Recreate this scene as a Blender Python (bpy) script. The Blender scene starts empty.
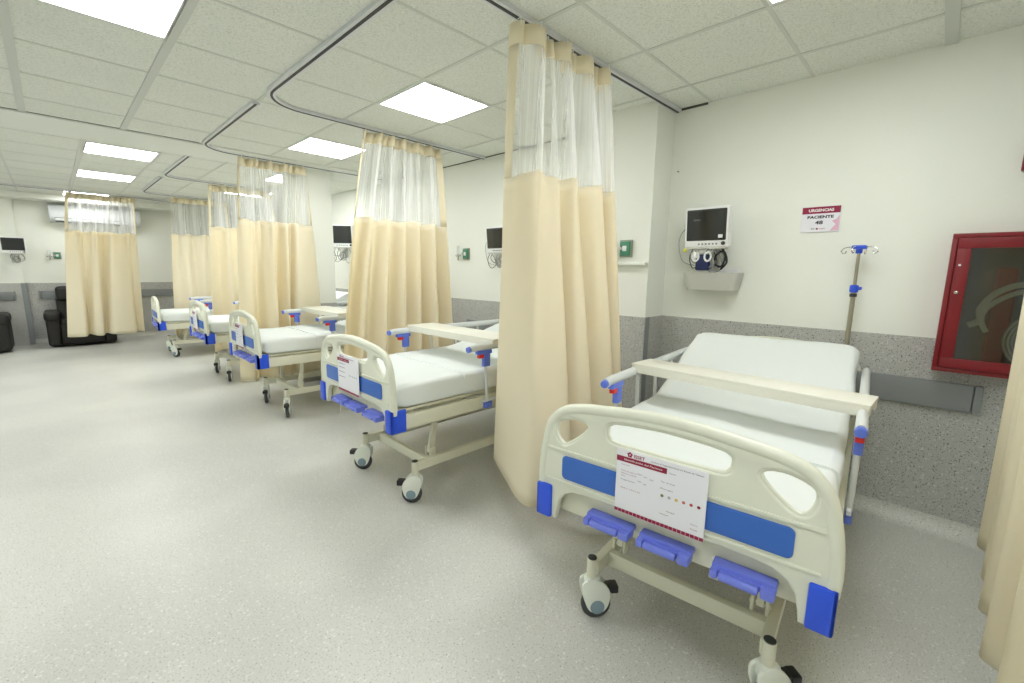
import bpy, bmesh, math, random
from mathutils import Vector, Matrix
random.seed(7)
PI = math.pi
SC = bpy.context.scene
COL = SC.collection
HC = 2.658          # ceiling height
XW = 3.40           # wall the bed heads stand at
YF = 11.83          # far wall
WZ = 1.11           # top of the grey wall cladding

# ---------------------------------------------------------------- materials
def lin(c):
    return tuple(((v / 255) / 12.92 if v / 255 <= .04045 else (((v / 255) + .055) / 1.055) ** 2.4) for v in c) + (1,)
MATS = {}
def mat(name, rgb, rough=.5, metal=0, spec=.5, noise=0, nscale=30, bump=0, bscale=60, trans=0, alpha=1, coat=0):
    m = bpy.data.materials.new(name); m.use_nodes = True
    nt = m.node_tree; b = nt.nodes['Principled BSDF']
    b.inputs['Base Color'].default_value = lin(rgb)
    b.inputs['Roughness'].default_value = rough
    b.inputs['Metallic'].default_value = metal
    b.inputs['Specular IOR Level'].default_value = spec
    if coat: b.inputs['Coat Weight'].default_value = coat
    if trans: b.inputs['Transmission Weight'].default_value = trans
    if alpha < 1: b.inputs['Alpha'].default_value = alpha
    tc = nt.nodes.new('ShaderNodeTexCoord')
    if noise:
        n = nt.nodes.new('ShaderNodeTexNoise'); n.inputs['Scale'].default_value = nscale; n.inputs['Detail'].default_value = 4
        nt.links.new(tc.outputs['Object'], n.inputs['Vector'])
        mr = nt.nodes.new('ShaderNodeMapRange')
        mr.inputs['From Min'].default_value = .3; mr.inputs['From Max'].default_value = .7
        mr.inputs['To Min'].default_value = 1 - noise; mr.inputs['To Max'].default_value = 1 + noise
        nt.links.new(n.outputs['Fac'], mr.inputs['Value'])
        vm = nt.nodes.new('ShaderNodeVectorMath'); vm.operation = 'SCALE'
        vm.inputs[0].default_value = lin(rgb)[:3]
        nt.links.new(mr.outputs['Result'], vm.inputs['Scale'])
        nt.links.new(vm.outputs['Vector'], b.inputs['Base Color'])
    if bump:
        n = nt.nodes.new('ShaderNodeTexNoise'); n.inputs['Scale'].default_value = bscale; n.inputs['Detail'].default_value = 3
        nt.links.new(tc.outputs['Object'], n.inputs['Vector'])
        bp = nt.nodes.new('ShaderNodeBump'); bp.inputs['Strength'].default_value = bump; bp.inputs['Distance'].default_value = .004
        nt.links.new(n.outputs['Fac'], bp.inputs['Height']); nt.links.new(bp.outputs['Normal'], b.inputs['Normal'])
    MATS[name] = m
    return m

def speckle(name, base, dark, light, s1=170, s2=110, rough=.4, amt_d=.34, amt_l=.3, cloud=.05, spec=.5):
    """vinyl with small dark and light flecks"""
    m = bpy.data.materials.new(name); m.use_nodes = True
    nt = m.node_tree; b = nt.nodes['Principled BSDF']; b.inputs['Roughness'].default_value = rough
    b.inputs['Specular IOR Level'].default_value = spec
    tc = nt.nodes.new('ShaderNodeTexCoord')
    def fleck(scale, thr, thr2, off):
        mp = nt.nodes.new('ShaderNodeMapping'); mp.inputs['Location'].default_value = (off, off * 1.7, off * .3)
        nt.links.new(tc.outputs['Object'], mp.inputs['Vector'])
        v = nt.nodes.new('ShaderNodeTexNoise'); v.inputs['Scale'].default_value = scale; v.inputs['Detail'].default_value = 1.5
        nt.links.new(mp.outputs['Vector'], v.inputs['Vector'])
        r = nt.nodes.new('ShaderNodeMapRange'); r.inputs['From Min'].default_value = thr; r.inputs['From Max'].default_value = thr2
        nt.links.new(v.outputs['Fac'], r.inputs['Value'])
        return r.outputs['Result']
    def mix(a, bcol, fac):
        x = nt.nodes.new('ShaderNodeMix'); x.data_type = 'RGBA'
        nt.links.new(fac, x.inputs[0])
        if isinstance(a, tuple): x.inputs[6].default_value = a
        else: nt.links.new(a, x.inputs[6])
        x.inputs[7].default_value = bcol
        return x.outputs[2]
    c = mix(lin(base), lin(tuple(int(v * (1 - cloud)) for v in base)), fleck(1.3, .4, .62, 3))
    c = mix(c, lin(light), fleck(s2, 1 - amt_l, 1 - amt_l + .05, 11))
    c = mix(c, lin(dark), fleck(s1, 1 - amt_d, 1 - amt_d + .05, 27))
    nt.links.new(c, b.inputs['Base Color'])
    MATS[name] = m
    return m

wallM = mat('wall_paint', (233, 235, 227), .55, noise=.012, nscale=2, bump=.05, bscale=180)
floorM = speckle('floor_vinyl', (204, 204, 198), (140, 139, 134), (220, 220, 216), 150, 95, .38, .375, .36, .04)
cladM = speckle('cladding_vinyl', (182, 182, 178), (112, 112, 112), (200, 201, 200), 125, 90, .5, .39, .375, .03)
tileM = speckle('ceiling_tile', (230, 233, 226), (214, 217, 209), (237, 239, 234), 110, 70, .9, .44, .40, .01, .1)
gridM = mat('grid_metal', (208, 211, 204), .5)
wideM = mat('wide_grid_metal', (204, 208, 202), .4)
seamM = mat('dark_gap', (70, 70, 64), .8)
plasterM = mat('plaster_strip', (228, 231, 225), .8)
trackM = mat('track_aluminium', (218, 221, 224), .35)
slotM = mat('track_slot', (52, 54, 56), .5)
plastM = mat('bed_plastic', (221, 223, 208), .32, noise=.01, nscale=3)
steelM = mat('cream_steel', (218, 217, 198), .38)
blueM = mat('blue_plastic', (40, 84, 222), .35)
panelM = mat('blue_inset', (52, 104, 192), .4)
crankM = mat('crank_blue', (112, 126, 222), .35)
latchM = mat('latch_blue', (98, 122, 222), .35)
redM = mat('red_button', (214, 34, 30), .4)
railM = mat('rail_grey', (216, 220, 220), .3)
wheelM = mat('wheel_housing', (226, 230, 220), .35)
tyreM = mat('tyre', (62, 64, 66), .6)
hubM = mat('hub_grey', (126, 146, 158), .4)
blackM = mat('black_plastic', (34, 35, 38), .45)
sheetM = mat('sheet', (229, 234, 233), .75, bump=.12, bscale=9)
trayM = mat('tray_laminate', (232, 231, 219), .35)
guardM = mat('guard_grey', (132, 136, 137), .45)
cornerM = mat('corner_grey', (134, 138, 139), .45)
whiteM = mat('white_plastic', (236, 238, 238), .35)
paperM = mat('card_paper', (232, 232, 240), .35)
maroonM = mat('maroon', (146, 22, 66), .5)
pinkM = mat('pale_pink', (222, 176, 200), .5)
textM = mat('ink_dark', (54, 54, 60), .6)
textW = mat('ink_white', (244, 240, 242), .5)
chromeM = mat('chrome', (196, 198, 196), .22, metal=1)
poleM = mat('steel_pole', (170, 166, 150), .3, metal=.8)
screenM = mat('screen_glass', (40, 42, 42), .12, spec=.6)
bezelM = mat('screen_bezel', (20, 22, 24), .3)
cabM = mat('red_paint', (122, 10, 24), .35, noise=.05, nscale=9)
cabinM = mat('cabinet_inside', (92, 88, 78), .8)
rackM = mat('dark_red_rack', (150, 26, 30), .5)
hoseM = mat('hose_canvas', (206, 206, 178), .8, bump=.3, bscale=120)
greenM = mat('outlet_green', (70, 134, 106), .4)
plateM = mat('outlet_plate', (150, 156, 140), .4)
leatherM = mat('brown_leather', (27, 24, 22), .6, bump=.3, bscale=40)
acM = mat('ac_white', (214, 218, 220), .4)
cableM = mat('cable_grey', (150, 152, 152), .5)
cableB = mat('cable_black', (30, 32, 34), .5)
navyM = mat('navy_cuff', (30, 42, 84), .7)
yellowM = mat('yellow_tag', (206, 206, 60), .5)
backM = mat('panel_grey', (196, 196, 188), .5)
hemM = mat('curtain_hem', (232, 221, 192), .8)

# glass of the hose cabinet
m = bpy.data.materials.new('cabinet_glass'); m.use_nodes = True
nt = m.node_tree; nt.nodes.clear()
o_ = nt.nodes.new('ShaderNodeOutputMaterial'); mx = nt.nodes.new('ShaderNodeMixShader')
tr = nt.nodes.new('ShaderNodeBsdfTransparent'); gl = nt.nodes.new('ShaderNodeBsdfGlossy')
tr.inputs['Color'].default_value = (.62, .63, .62, 1); gl.inputs['Roughness'].default_value = .08
mx.inputs[0].default_value = .08
nt.links.new(tr.outputs[0], mx.inputs[1]); nt.links.new(gl.outputs[0], mx.inputs[2]); nt.links.new(mx.outputs[0], o_.inputs[0])
glassM = m

# light diffuser
m = bpy.data.materials.new('light_diffuser'); m.use_nodes = True
nt = m.node_tree; nt.nodes.clear()
o_ = nt.nodes.new('ShaderNodeOutputMaterial'); em = nt.nodes.new('ShaderNodeEmission')
em.inputs['Color'].default_value = (.985, 1, .985, 1); em.inputs['Strength'].default_value = 17
nt.links.new(em.outputs[0], o_.inputs[0])
lampM = m

def fabric(name, rgb, trans_rgb, f=.3):
    m = bpy.data.materials.new(name); m.use_nodes = True
    nt = m.node_tree; nt.nodes.clear()
    out = nt.nodes.new('ShaderNodeOutputMaterial'); mx = nt.nodes.new('ShaderNodeMixShader')
    d = nt.nodes.new('ShaderNodeBsdfPrincipled'); t = nt.nodes.new('ShaderNodeBsdfTranslucent')
    d.inputs['Roughness'].default_value = .7; d.inputs['Specular IOR Level'].default_value = .25
    d.inputs['Base Color'].default_value = lin(rgb)
    t.inputs['Color'].default_value = lin(trans_rgb)
    mx.inputs[0].default_value = f
    tc = nt.nodes.new('ShaderNodeTexCoord'); n = nt.nodes.new('ShaderNodeTexNoise')
    n.inputs['Scale'].default_value = 5; n.inputs['Detail'].default_value = 5
    nt.links.new(tc.outputs['Object'], n.inputs['Vector'])
    bp = nt.nodes.new('ShaderNodeBump'); bp.inputs['Strength'].default_value = .25; bp.inputs['Distance'].default_value = .01
    nt.links.new(n.outputs['Fac'], bp.inputs['Height']); nt.links.new(bp.outputs[0], d.inputs['Normal'])
    nt.links.new(d.outputs[0], mx.inputs[1]); nt.links.new(t.outputs[0], mx.inputs[2]); nt.links.new(mx.outputs[0], out.inputs[0])
    return m
fabM = fabric('curtain_fabric', (246, 242, 226), (250, 234, 186), .34)

# net: fine threads with open holes
def net_mat():
    m = bpy.data.materials.new('curtain_net'); m.use_nodes = True
    nt = m.node_tree; nt.nodes.clear()
    out = nt.nodes.new('ShaderNodeOutputMaterial'); mx = nt.nodes.new('ShaderNodeMixShader')
    tr = nt.nodes.new('ShaderNodeBsdfTransparent'); df = nt.nodes.new('ShaderNodeBsdfDiffuse'); tl = nt.nodes.new('ShaderNodeBsdfTranslucent')
    ad = nt.nodes.new('ShaderNodeMixShader'); ad.inputs[0].default_value = .5
    df.inputs['Color'].default_value = lin((252, 253, 253)); tl.inputs['Color'].default_value = lin((253, 254, 254))
    nt.links.new(df.outputs[0], ad.inputs[1]); nt.links.new(tl.outputs[0], ad.inputs[2])
    uv = nt.nodes.new('ShaderNodeTexCoord')
    mp = nt.nodes.new('ShaderNodeMapping'); mp.inputs['Scale'].default_value = (130, .7, 1)
    nt.links.new(uv.outputs['UV'], mp.inputs['Vector'])
    n = nt.nodes.new('ShaderNodeTexNoise'); n.inputs['Scale'].default_value = 1; n.inputs['Detail'].default_value = 2
    nt.links.new(mp.outputs[0], n.inputs['Vector'])
    r = nt.nodes.new('ShaderNodeMapRange'); r.inputs['From Min'].default_value = .3; r.inputs['From Max'].default_value = .72
    r.inputs['To Min'].default_value = .34; r.inputs['To Max'].default_value = .60
    nt.links.new(n.outputs['Fac'], r.inputs['Value'])
    mp2 = nt.nodes.new('ShaderNodeMapping'); mp2.inputs['Scale'].default_value = (9, .08, 1)
    nt.links.new(uv.outputs['UV'], mp2.inputs['Vector'])
    n2 = nt.nodes.new('ShaderNodeTexNoise'); n2.inputs['Scale'].default_value = 1; n2.inputs['Detail'].default_value = 1
    nt.links.new(mp2.outputs[0], n2.inputs['Vector'])
    r2 = nt.nodes.new('ShaderNodeMapRange'); r2.inputs['From Min'].default_value = .38; r2.inputs['From Max'].default_value = .6
    r2.inputs['To Min'].default_value = .45; r2.inputs['To Max'].default_value = 1.1
    nt.links.new(n2.outputs['Fac'], r2.inputs['Value'])
    ml = nt.nodes.new('ShaderNodeMath'); ml.operation = 'MULTIPLY'
    nt.links.new(r.outputs[0], ml.inputs[0]); nt.links.new(r2.outputs[0], ml.inputs[1])
    nt.links.new(ml.outputs[0], mx.inputs[0])
    nt.links.new(tr.outputs[0], mx.inputs[1]); nt.links.new(ad.outputs[0], mx.inputs[2]); nt.links.new(mx.outputs[0], out.inputs[0])
    return m
netM = net_mat()

# ---------------------------------------------------------------- mesh helpers
def bm_new(): return bmesh.new()
def bx(bm, x0, x1, y0, y1, z0, z1, bev=0, seg=2, M=None):
    """a box (rounded when bev > 0) added to bm"""
    t = bmesh.new()
    bmesh.ops.create_cube(t, size=1)
    for v in t.verts:
        v.co = Vector((x0 + (v.co.x + .5) * (x1 - x0), y0 + (v.co.y + .5) * (y1 - y0), z0 + (v.co.z + .5) * (z1 - z0)))
    if bev: bmesh.ops.bevel(t, geom=list(t.edges), offset=bev, segments=seg, profile=.6, affect='EDGES')
    if M: t.transform(M)
    me = bpy.data.meshes.new('tmp'); t.to_mesh(me); t.free(); bm.from_mesh(me); bpy.data.meshes.remove(me)
    return bm
def ring_sweep(bm, pts, prof, closed=False, caps=True, up=Vector((0, 0, 1))):
    """sweep a 2D profile [(side, up)] along pts"""
    P = [Vector(p) for p in pts]; n = len(P); rings = []
    prev = None
    for i, p in enumerate(P):
        a = P[i - 1] if (i > 0 or closed) else p; b = P[(i + 1) % n] if (i < n - 1 or closed) else p
        d = (b - a).normalized()
        if prev is None:
            s = d.cross(up)
            if s.length < 1e-3: s = d.cross(Vector((1, 0, 0)))
            s.normalize()
        else:
            s = prev - d * prev.dot(d); s.normalize()
        prev = s; u = s.cross(d)
        rings.append([bm.verts.new(p + s * q[0] + u * q[1]) for q in prof])
    m = len(prof)
    for i in range(n if closed else n - 1):
        r, q = rings[i], rings[(i + 1) % n]
        for j in range(m):
            bm.faces.new((r[j], r[(j + 1) % m], q[(j + 1) % m], q[j]))
    if caps and not closed:
        bm.faces.new(rings[0][::-1]); bm.faces.new(rings[-1])
    return bm
def tube(bm, pts, r, seg=10, closed=False, ry=None):
    return ring_sweep(bm, pts, [(r * math.cos(2 * PI * k / seg), (ry or r) * math.sin(2 * PI * k / seg)) for k in range(seg)], closed)
def cyl(bm, p0, p1, r, seg=20, bev=0):
    p0, p1 = Vector(p0), Vector(p1); d = (p1 - p0).normalized()
    if bev:
        prof = [(0, r - bev), (bev * .3, r - bev * .3), (bev, r)]
        L = (p1 - p0).length
        st = prof + [(L - a, b) for a, b in prof[::-1]]
    else: st = [(0, r), ((p1 - p0).length, r)]
    s = d.orthogonal().normalized(); u = d.cross(s)
    rings = [[bm.verts.new(p0 + d * a + (s * math.cos(2 * PI * k / seg) + u * math.sin(2 * PI * k / seg)) * b) for k in range(seg)] for a, b in st]
    for q, w in zip(rings, rings[1:]):
        for j in range(seg): bm.faces.new((q[j], q[(j + 1) % seg], w[(j + 1) % seg], w[j]))
    bm.faces.new(rings[0][::-1]); bm.faces.new(rings[-1])
    return bm
def crom(pts, n=6, closed=True):
    out = []; N = len(pts)
    rng = range(N) if closed else range(N - 1)
    for i in rng:
        if closed: a, b, c, d = pts[i - 1], pts[i], pts[(i + 1) % N], pts[(i + 2) % N]
        else: a, b, c, d = pts[max(i - 1, 0)], pts[i], pts[i + 1], pts[min(i + 2, N - 1)]
        for k in range(n):
            t = k / n
            out.append(tuple(.5 * ((2 * b[q]) + (-a[q] + c[q]) * t + (2 * a[q] - 5 * b[q] + 4 * c[q] - d[q]) * t * t + (-a[q] + 3 * b[q] - 3 * c[q] + d[q]) * t ** 3) for q in range(len(b))))
    if not closed: out.append(tuple(pts[-1]))
    return out
def fin(bm, angle=35, name='mesh'):
    bmesh.ops.recalc_face_normals(bm, faces=bm.faces)
    me = bpy.data.meshes.new(name); bm.to_mesh(me); bm.free()
    for p in me.polygons: p.use_smooth = True
    me.set_sharp_from_angle(angle=math.radians(angle))
    return me
def plate(outlines, th, bev, M):
    """flat plate with holes from closed outlines in the (u, v) plane, rounded edges"""
    cu = bpy.data.curves.new('c', 'CURVE'); cu.dimensions = '2D'; cu.fill_mode = 'BOTH'
    for o in outlines:
        s = cu.splines.new('POLY'); s.points.add(len(o) - 1); s.use_cyclic_u = True
        for p, q in zip(s.points, o): p.co = (q[0], q[1], 0, 1)
    cu.extrude = th / 2 - bev; cu.bevel_depth = bev; cu.bevel_resolution = 2; cu.offset = -bev
    ob = bpy.data.objects.new('c', cu); COL.objects.link(ob)
    dg = bpy.context.evaluated_depsgraph_get(); dg.update()
    me = bpy.data.meshes.new_from_object(ob.evaluated_get(dg))
    bpy.data.objects.remove(ob); bpy.data.curves.remove(cu)
    bm = bmesh.new(); bm.from_mesh(me); bpy.data.meshes.remove(me)
    bmesh.ops.remove_doubles(bm, verts=bm.verts, dist=1e-5)
    bm.transform(M)
    return bm
# plane facing -x (viewer's right = -y, up = z)
MX = Matrix(((0, 0, -1, 0), (-1, 0, 0, 0), (0, 1, 0, 0), (0, 0, 0, 1)))
# plane facing -y (viewer's right = +x)
MY = Matrix(((1, 0, 0, 0), (0, 0, -1, 0), (0, 1, 0, 0), (0, 0, 0, 1)))
def rrect(u0, u1, v0, v1, r, n=5):
    out = []
    for cx, cy, a0 in ((u1 - r, v1 - r, 0), (u0 + r, v1 - r, 90), (u0 + r, v0 + r, 180), (u1 - r, v0 + r, 270)):
        for k in range(n + 1):
            a = math.radians(a0 + 90 * k / n); out.append((cx + r * math.cos(a), cy + r * math.sin(a)))
    return out
def flat(bm, pts, M, w=0):
    """polygon in the (u, v) plane at height w"""
    bm.faces.new([bm.verts.new(M @ Vector((p[0], p[1], w))) for p in pts]); return bm
def text(bm, s, u, v, h, M, w=.0012, width=None, align='LEFT', bold=0):
    cu = bpy.data.curves.new('t', 'FONT'); cu.body = s; cu.size = h * 1.35; cu.align_x = align; cu.resolution_u = 3
    cu.offset = bold
    ob = bpy.data.objects.new('t', cu); COL.objects.link(ob)
    dg = bpy.context.evaluated_depsgraph_get(); dg.update()
    me = bpy.data.meshes.new_from_object(ob.evaluated_get(dg))
    bpy.data.objects.remove(ob); bpy.data.curves.remove(cu)
    xs = [p.co.x for p in me.vertices] or [0, 1]
    k = width / (max(xs) - min(xs)) if width else 1
    me.transform(M @ Matrix.Translation((u, v, w)) @ Matrix.Diagonal((k, 1, 1, 1)))
    bm.from_mesh(me); bpy.data.meshes.remove(me)
    return bm

# ---------------------------------------------------------------- object helpers
def obj(name, bm, m, parent=None, loc=None, rot=None, angle=35):
    me = bm if isinstance(bm, bpy.types.Mesh) else fin(bm, angle, name)
    if m and not me.materials: me.materials.append(m)
    o = bpy.data.objects.new(name, me); COL.objects.link(o)
    if parent: o.parent = parent
    if loc: o.location = loc
    if rot: o.rotation_euler = rot
    return o
def tag(o, label, cat, group=None):
    o['label'] = label; o['category'] = cat
    if group: o['group'] = group
    return o
def thing(name, label, cat, loc=(0, 0, 0), rz=0, group=None):
    o = bpy.data.objects.new(name, None); COL.objects.link(o); o.empty_display_size = .1
    o.location = loc; o.rotation_euler = (0, 0, rz)
    return tag(o, label, cat, group)
def struct(name, bm, m, parent=None):
    o = obj(name, bm, m, parent)
    if not parent: o['kind'] = 'structure'
    return o

# ================================================================ the room
X0, Y0 = -2.9, -3.0
struct('floor', bx(bm_new(), X0, XW, Y0, YF, -.1, 0), floorM)
struct('ceiling', bx(bm_new(), X0, XW, Y0, YF, HC, HC + .1), tileM)
struct('wall_right', bx(bm_new(), XW, XW + .15, Y0, YF, 0, HC), wallM)
struct('wall_left', bx(bm_new(), X0 - .15, X0, Y0, YF, 0, HC), wallM)
struct('wall_back', bx(bm_new(), X0, XW, Y0 - .15, Y0, 0, HC), wallM)
struct('wall_far', bx(bm_new(), X0, XW, YF, YF + .15, 0, HC), wallM)
struct('wall_far_return', bx(bm_new(), X0, -.36, YF - .06, YF, 0, 2.58), wallM)
# wall pier by the first bay and free column further down
PX, PY0, PY1 = 3.12, 1.60, 2.15
struct('wall_pier', bx(bm_new(), PX, XW, PY0, PY1, 0, HC), wallM)
CX0, CX1, CY0, CY1 = 2.10, 2.58, 5.72, 6.0
struct('wall_column', bx(bm_new(), CX0, CX1, CY0, CY1, 0, HC), wallM)
# shallow soffit along the far wall
struct('trim_1', bx(bm_new(), X0, XW, 11.35, YF - .06, 2.56, HC), wallM)
# grey cladding
e = .006
b = bm_new()
bx(b, XW - e, XW, Y0, PY0, 0, WZ); bx(b, XW - e, XW, PY1, YF, 0, WZ)
bx(b, PX - e, PX, PY0 - e, PY1, 0, WZ); bx(b, PX - e, XW - e, PY0 - e, PY0, 0, WZ); bx(b, PX, XW - e, PY1, PY1 + e, 0, WZ)
struct('trim_2', b, cladM)
b = bm_new(); bx(b, CX0 - e, CX1 + e, CY0 - e, CY0, 0, 1.0); bx(b, CX0 - e, CX0, CY0, CY1, 0, 1.0); bx(b, CX1, CX1 + e, CY0, CY1, 0, 1.0)
struct('trim_3', b, cladM)
b = bm_new(); bx(b, -.36, XW - e, YF - e, YF, 0, WZ); bx(b, X0, -.36, YF - .06 - e, YF - .06, 0, WZ); bx(b, -.36, -.354, YF - .06, YF - e, 0, WZ)
struct('trim_4', b, cladM)
# dark edge profiles
struct('trim_5', bx(bm_new(), PX - .012, PX + .05, PY0 - .012, PY0 - .006, .0, WZ + .002), cornerM)
b = bm_new(); bx(b, -.40, -.33, YF - .075, YF - .066, 0, WZ); bx(b, -.354, -.33, YF - .066, YF - .01, 0, WZ)
struct('trim_6', b, cornerM)
# coved skirting in floor vinyl
def cove(name, p0, p1, inward):
    b = bm_new(); prof = []
    R = .09
    d = (Vector(p1) - Vector(p0)).normalized(); s = Vector(inward)
    rings = []
    for p in (Vector(p0), Vector(p1)):
        r = [b.verts.new(p + s * 0)]
        for k in range(9):
            a = PI / 2 * k / 8
            r.append(b.verts.new(p + s * (.008 + R * (1 - math.cos(a))) + Vector((0, 0, R * (1 - math.sin(a)) + .001))))
        rings.append(r)
    for j in range(len(rings[0]) - 1):
        b.faces.new((rings[0][j], rings[0][j + 1], rings[1][j + 1], rings[1][j]))
    return struct(name, b, floorM)
cove('baseboard_right', (XW, Y0, 0), (XW, PY0, 0), (-1, 0, 0))
cove('baseboard_right_bay', (XW, PY1, 0), (XW, YF, 0), (-1, 0, 0))
cove('baseboard_pier', (PX, PY0, 0), (PX, PY1, 0), (-1, 0, 0))
cove('baseboard_far', (-.36, YF, 0), (XW, YF, 0), (0, -1, 0))

# ceiling grid
g = .61
GX = [-.03 + k * g for k in range(-4, 6)]                 # lines running along y
gy0 = 1.336
b = bm_new(); w = bm_new()
def bar(bm, x0, x1, y0, y1, dz=.004): bx(bm, x0, x1, y0, y1, HC - dz, HC)
WIDE = [-.03, .58]
for x in GX:
    if min(abs(x - q) for q in WIDE) < .01: bar(w, x - .022, x + .022, Y0, 5.45, .008)
    else: bar(b, x - .011, x + .011, Y0, 5.45)
for k in range(-7, 7):
    y = gy0 + k * g
    if y < 5.45:
        if k == -2: bar(w, X0, XW, y - .026, y + .026, .010)
        else: bar(b, X0, XW, y - .010, y + .010, .002)
FX = [.355 + k * g for k in range(-5, 5)]
for x in FX:
    if abs(x - .355) < .01: bar(w, x - .022, x + .022, 6.1, 11.35, .008)
    else: bar(b, x - .011, x + .011, 6.1, 11.35)
for k in range(0, 9):
    y = 6.25 + k * g
    bar(b, X0, XW, y - .010, y + .010, .002)
struct('trim_7', b, gridM)
struct('trim_8', w, wideM)
b = bm_new()
bx(b, X0, XW, 5.45, 6.10, HC - .016, HC)
struct('trim_9', b, plasterM)
b = bm_new()
bx(b, X0, 1.15, 5.444, 5.452, HC - .004, HC - .001)
bx(b, XW - .010, XW - .001, 1.36, 1.56, HC - .014, HC); bx(b, XW - .006, XW - .0005, PY1, 5.4, HC - .008, HC)
struct('trim_10', b, seamM)

# recessed light panels
def panel(x0, y0, label, sx=.61, sy=.61):
    t = thing('ceiling_light', label, 'ceiling light', (x0 + sx / 2, y0 + sy / 2, HC), 0, 'square recessed ceiling lights')
    hx, hy = sx / 2 - .012, sy / 2 - .012
    b = bm_new()
    for a in ((-hx, hx, -hy, -hy + .014), (-hx, hx, hy - .014, hy), (-hx, -hx + .014, -hy + .014, hy - .014), (hx - .014, hx, -hy + .014, hy - .014)):
        bx(b, *a, -.008, -.0005)
    obj('frame', b, whiteM, t)
    obj('diffuser', bx(bm_new(), -hx + .014, hx - .014, -hy + .014, hy - .014, -.006, -.0005), lampM, t)
gj = lambda j: gy0 + j * g
gi = lambda i: 1.795 + (i) * g
panel(gi(-3) , gj(2), 'large lit ceiling panel cut by the top left edge of the photo')
panel(gi(0), gj(2), 'bright square ceiling panel left of the nearest tall curtain')
panel(gi(0), gj(5), 'lit ceiling panel just left of the top of the second curtain')
panel(gi(0), gj(-2), 'lit ceiling panel just touching the top edge of the photo at right')
panel(.355, 6.25, 'lit ceiling panel beyond the plaster strip, nearer of the two at left')
panel(.355, 8.12, 'lit ceiling panel nearest the far wall on the left side')
panel(2.185, 6.40, 'ceiling panel glowing behind the net of the third curtain')
panel(2.10, 8.12, 'ceiling panel glowing low behind the net beside the far beds')
panel(.26, 10.64, 'ceiling panel glinting above the curtain before the far wall')
for x, y in ((gi(-3), gj(-3)), (-2.2, gj(-1)), (-2.2, gj(4)), (-1.5, 6.25), (-1.5, 8.3), (-2.0, 10.2), (gi(-3), gj(-7) + .1)):  # extra panels out of frame, added only to raise the room's brightness
    panel(x, y, 'unseen square ceiling panel added to brighten the room')

# ================================================================ curtain tracks
def track(label, pts, group='ceiling curtain tracks'):
    t = thing('curtain_track', label, 'curtain track', (0, 0, 0), 0, group)
    z = HC - .012
    P = [(p[0], p[1], z) for p in pts]
    ring_sweep_b = ring_sweep(bm_new(), P, [(-.026, -.010), (.026, -.010), (.026, .011), (-.026, .011)])
    obj('rail', ring_sweep_b, trackM, t)
    P2 = [(p[0], p[1], HC - .0235) for p in pts]
    obj('slot', ring_sweep(bm_new(), P2, [(-.008, -.002), (.008, -.002), (.008, .002), (-.008, .002)]), slotM, t, None, None)
    for o in t.children:
        if o.name.startswith('slot'): o['label'] = 'dark slot along the track'
def lshape(xc, y0, yc, x1, r=.3):
    """from (xc, y0) along +y to the corner at yc, round, then along +x to x1"""
    P = [(xc, y0), (xc, (y0 + yc - r) / 2), (xc, yc - r)]
    for k in range(1, 10):
        a = PI / 2 * k / 9; P.append((xc + r - r * math.cos(a), yc - r + r * math.sin(a)))
    P += [((xc + r + x1) / 2, yc), (x1, yc)]
    return P
track('straight curtain track of the nearest bay running to the wall corner', [(.9, 1.60), (2.2, 1.60), (XW - .01, 1.575)])
track('curved curtain track turning above the second bed bay', lshape(1.18, 1.75, 3.72, XW - .02))
track('curved curtain track whose bend starts beside the first curved track', lshape(1.18, 3.80, 5.60, XW - .02))
track('curved curtain track starting beyond the ceiling plaster strip', lshape(1.18, 6.10, 7.75, XW - .02, .25))
track('short curved curtain track above the farthest bed', lshape(1.18, 7.83, 9.70, XW - .02, .25))
track('long curtain track across the ceiling in front of the far wall', [(-2.2, 10.46), (.4, 10.46), (1.25, 10.50), (2.2, 10.9)])
track('curtain track above the curtain cut by the right edge', [(.9, -.25), (2.2, -.25), (XW - .01, -.25)])

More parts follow.
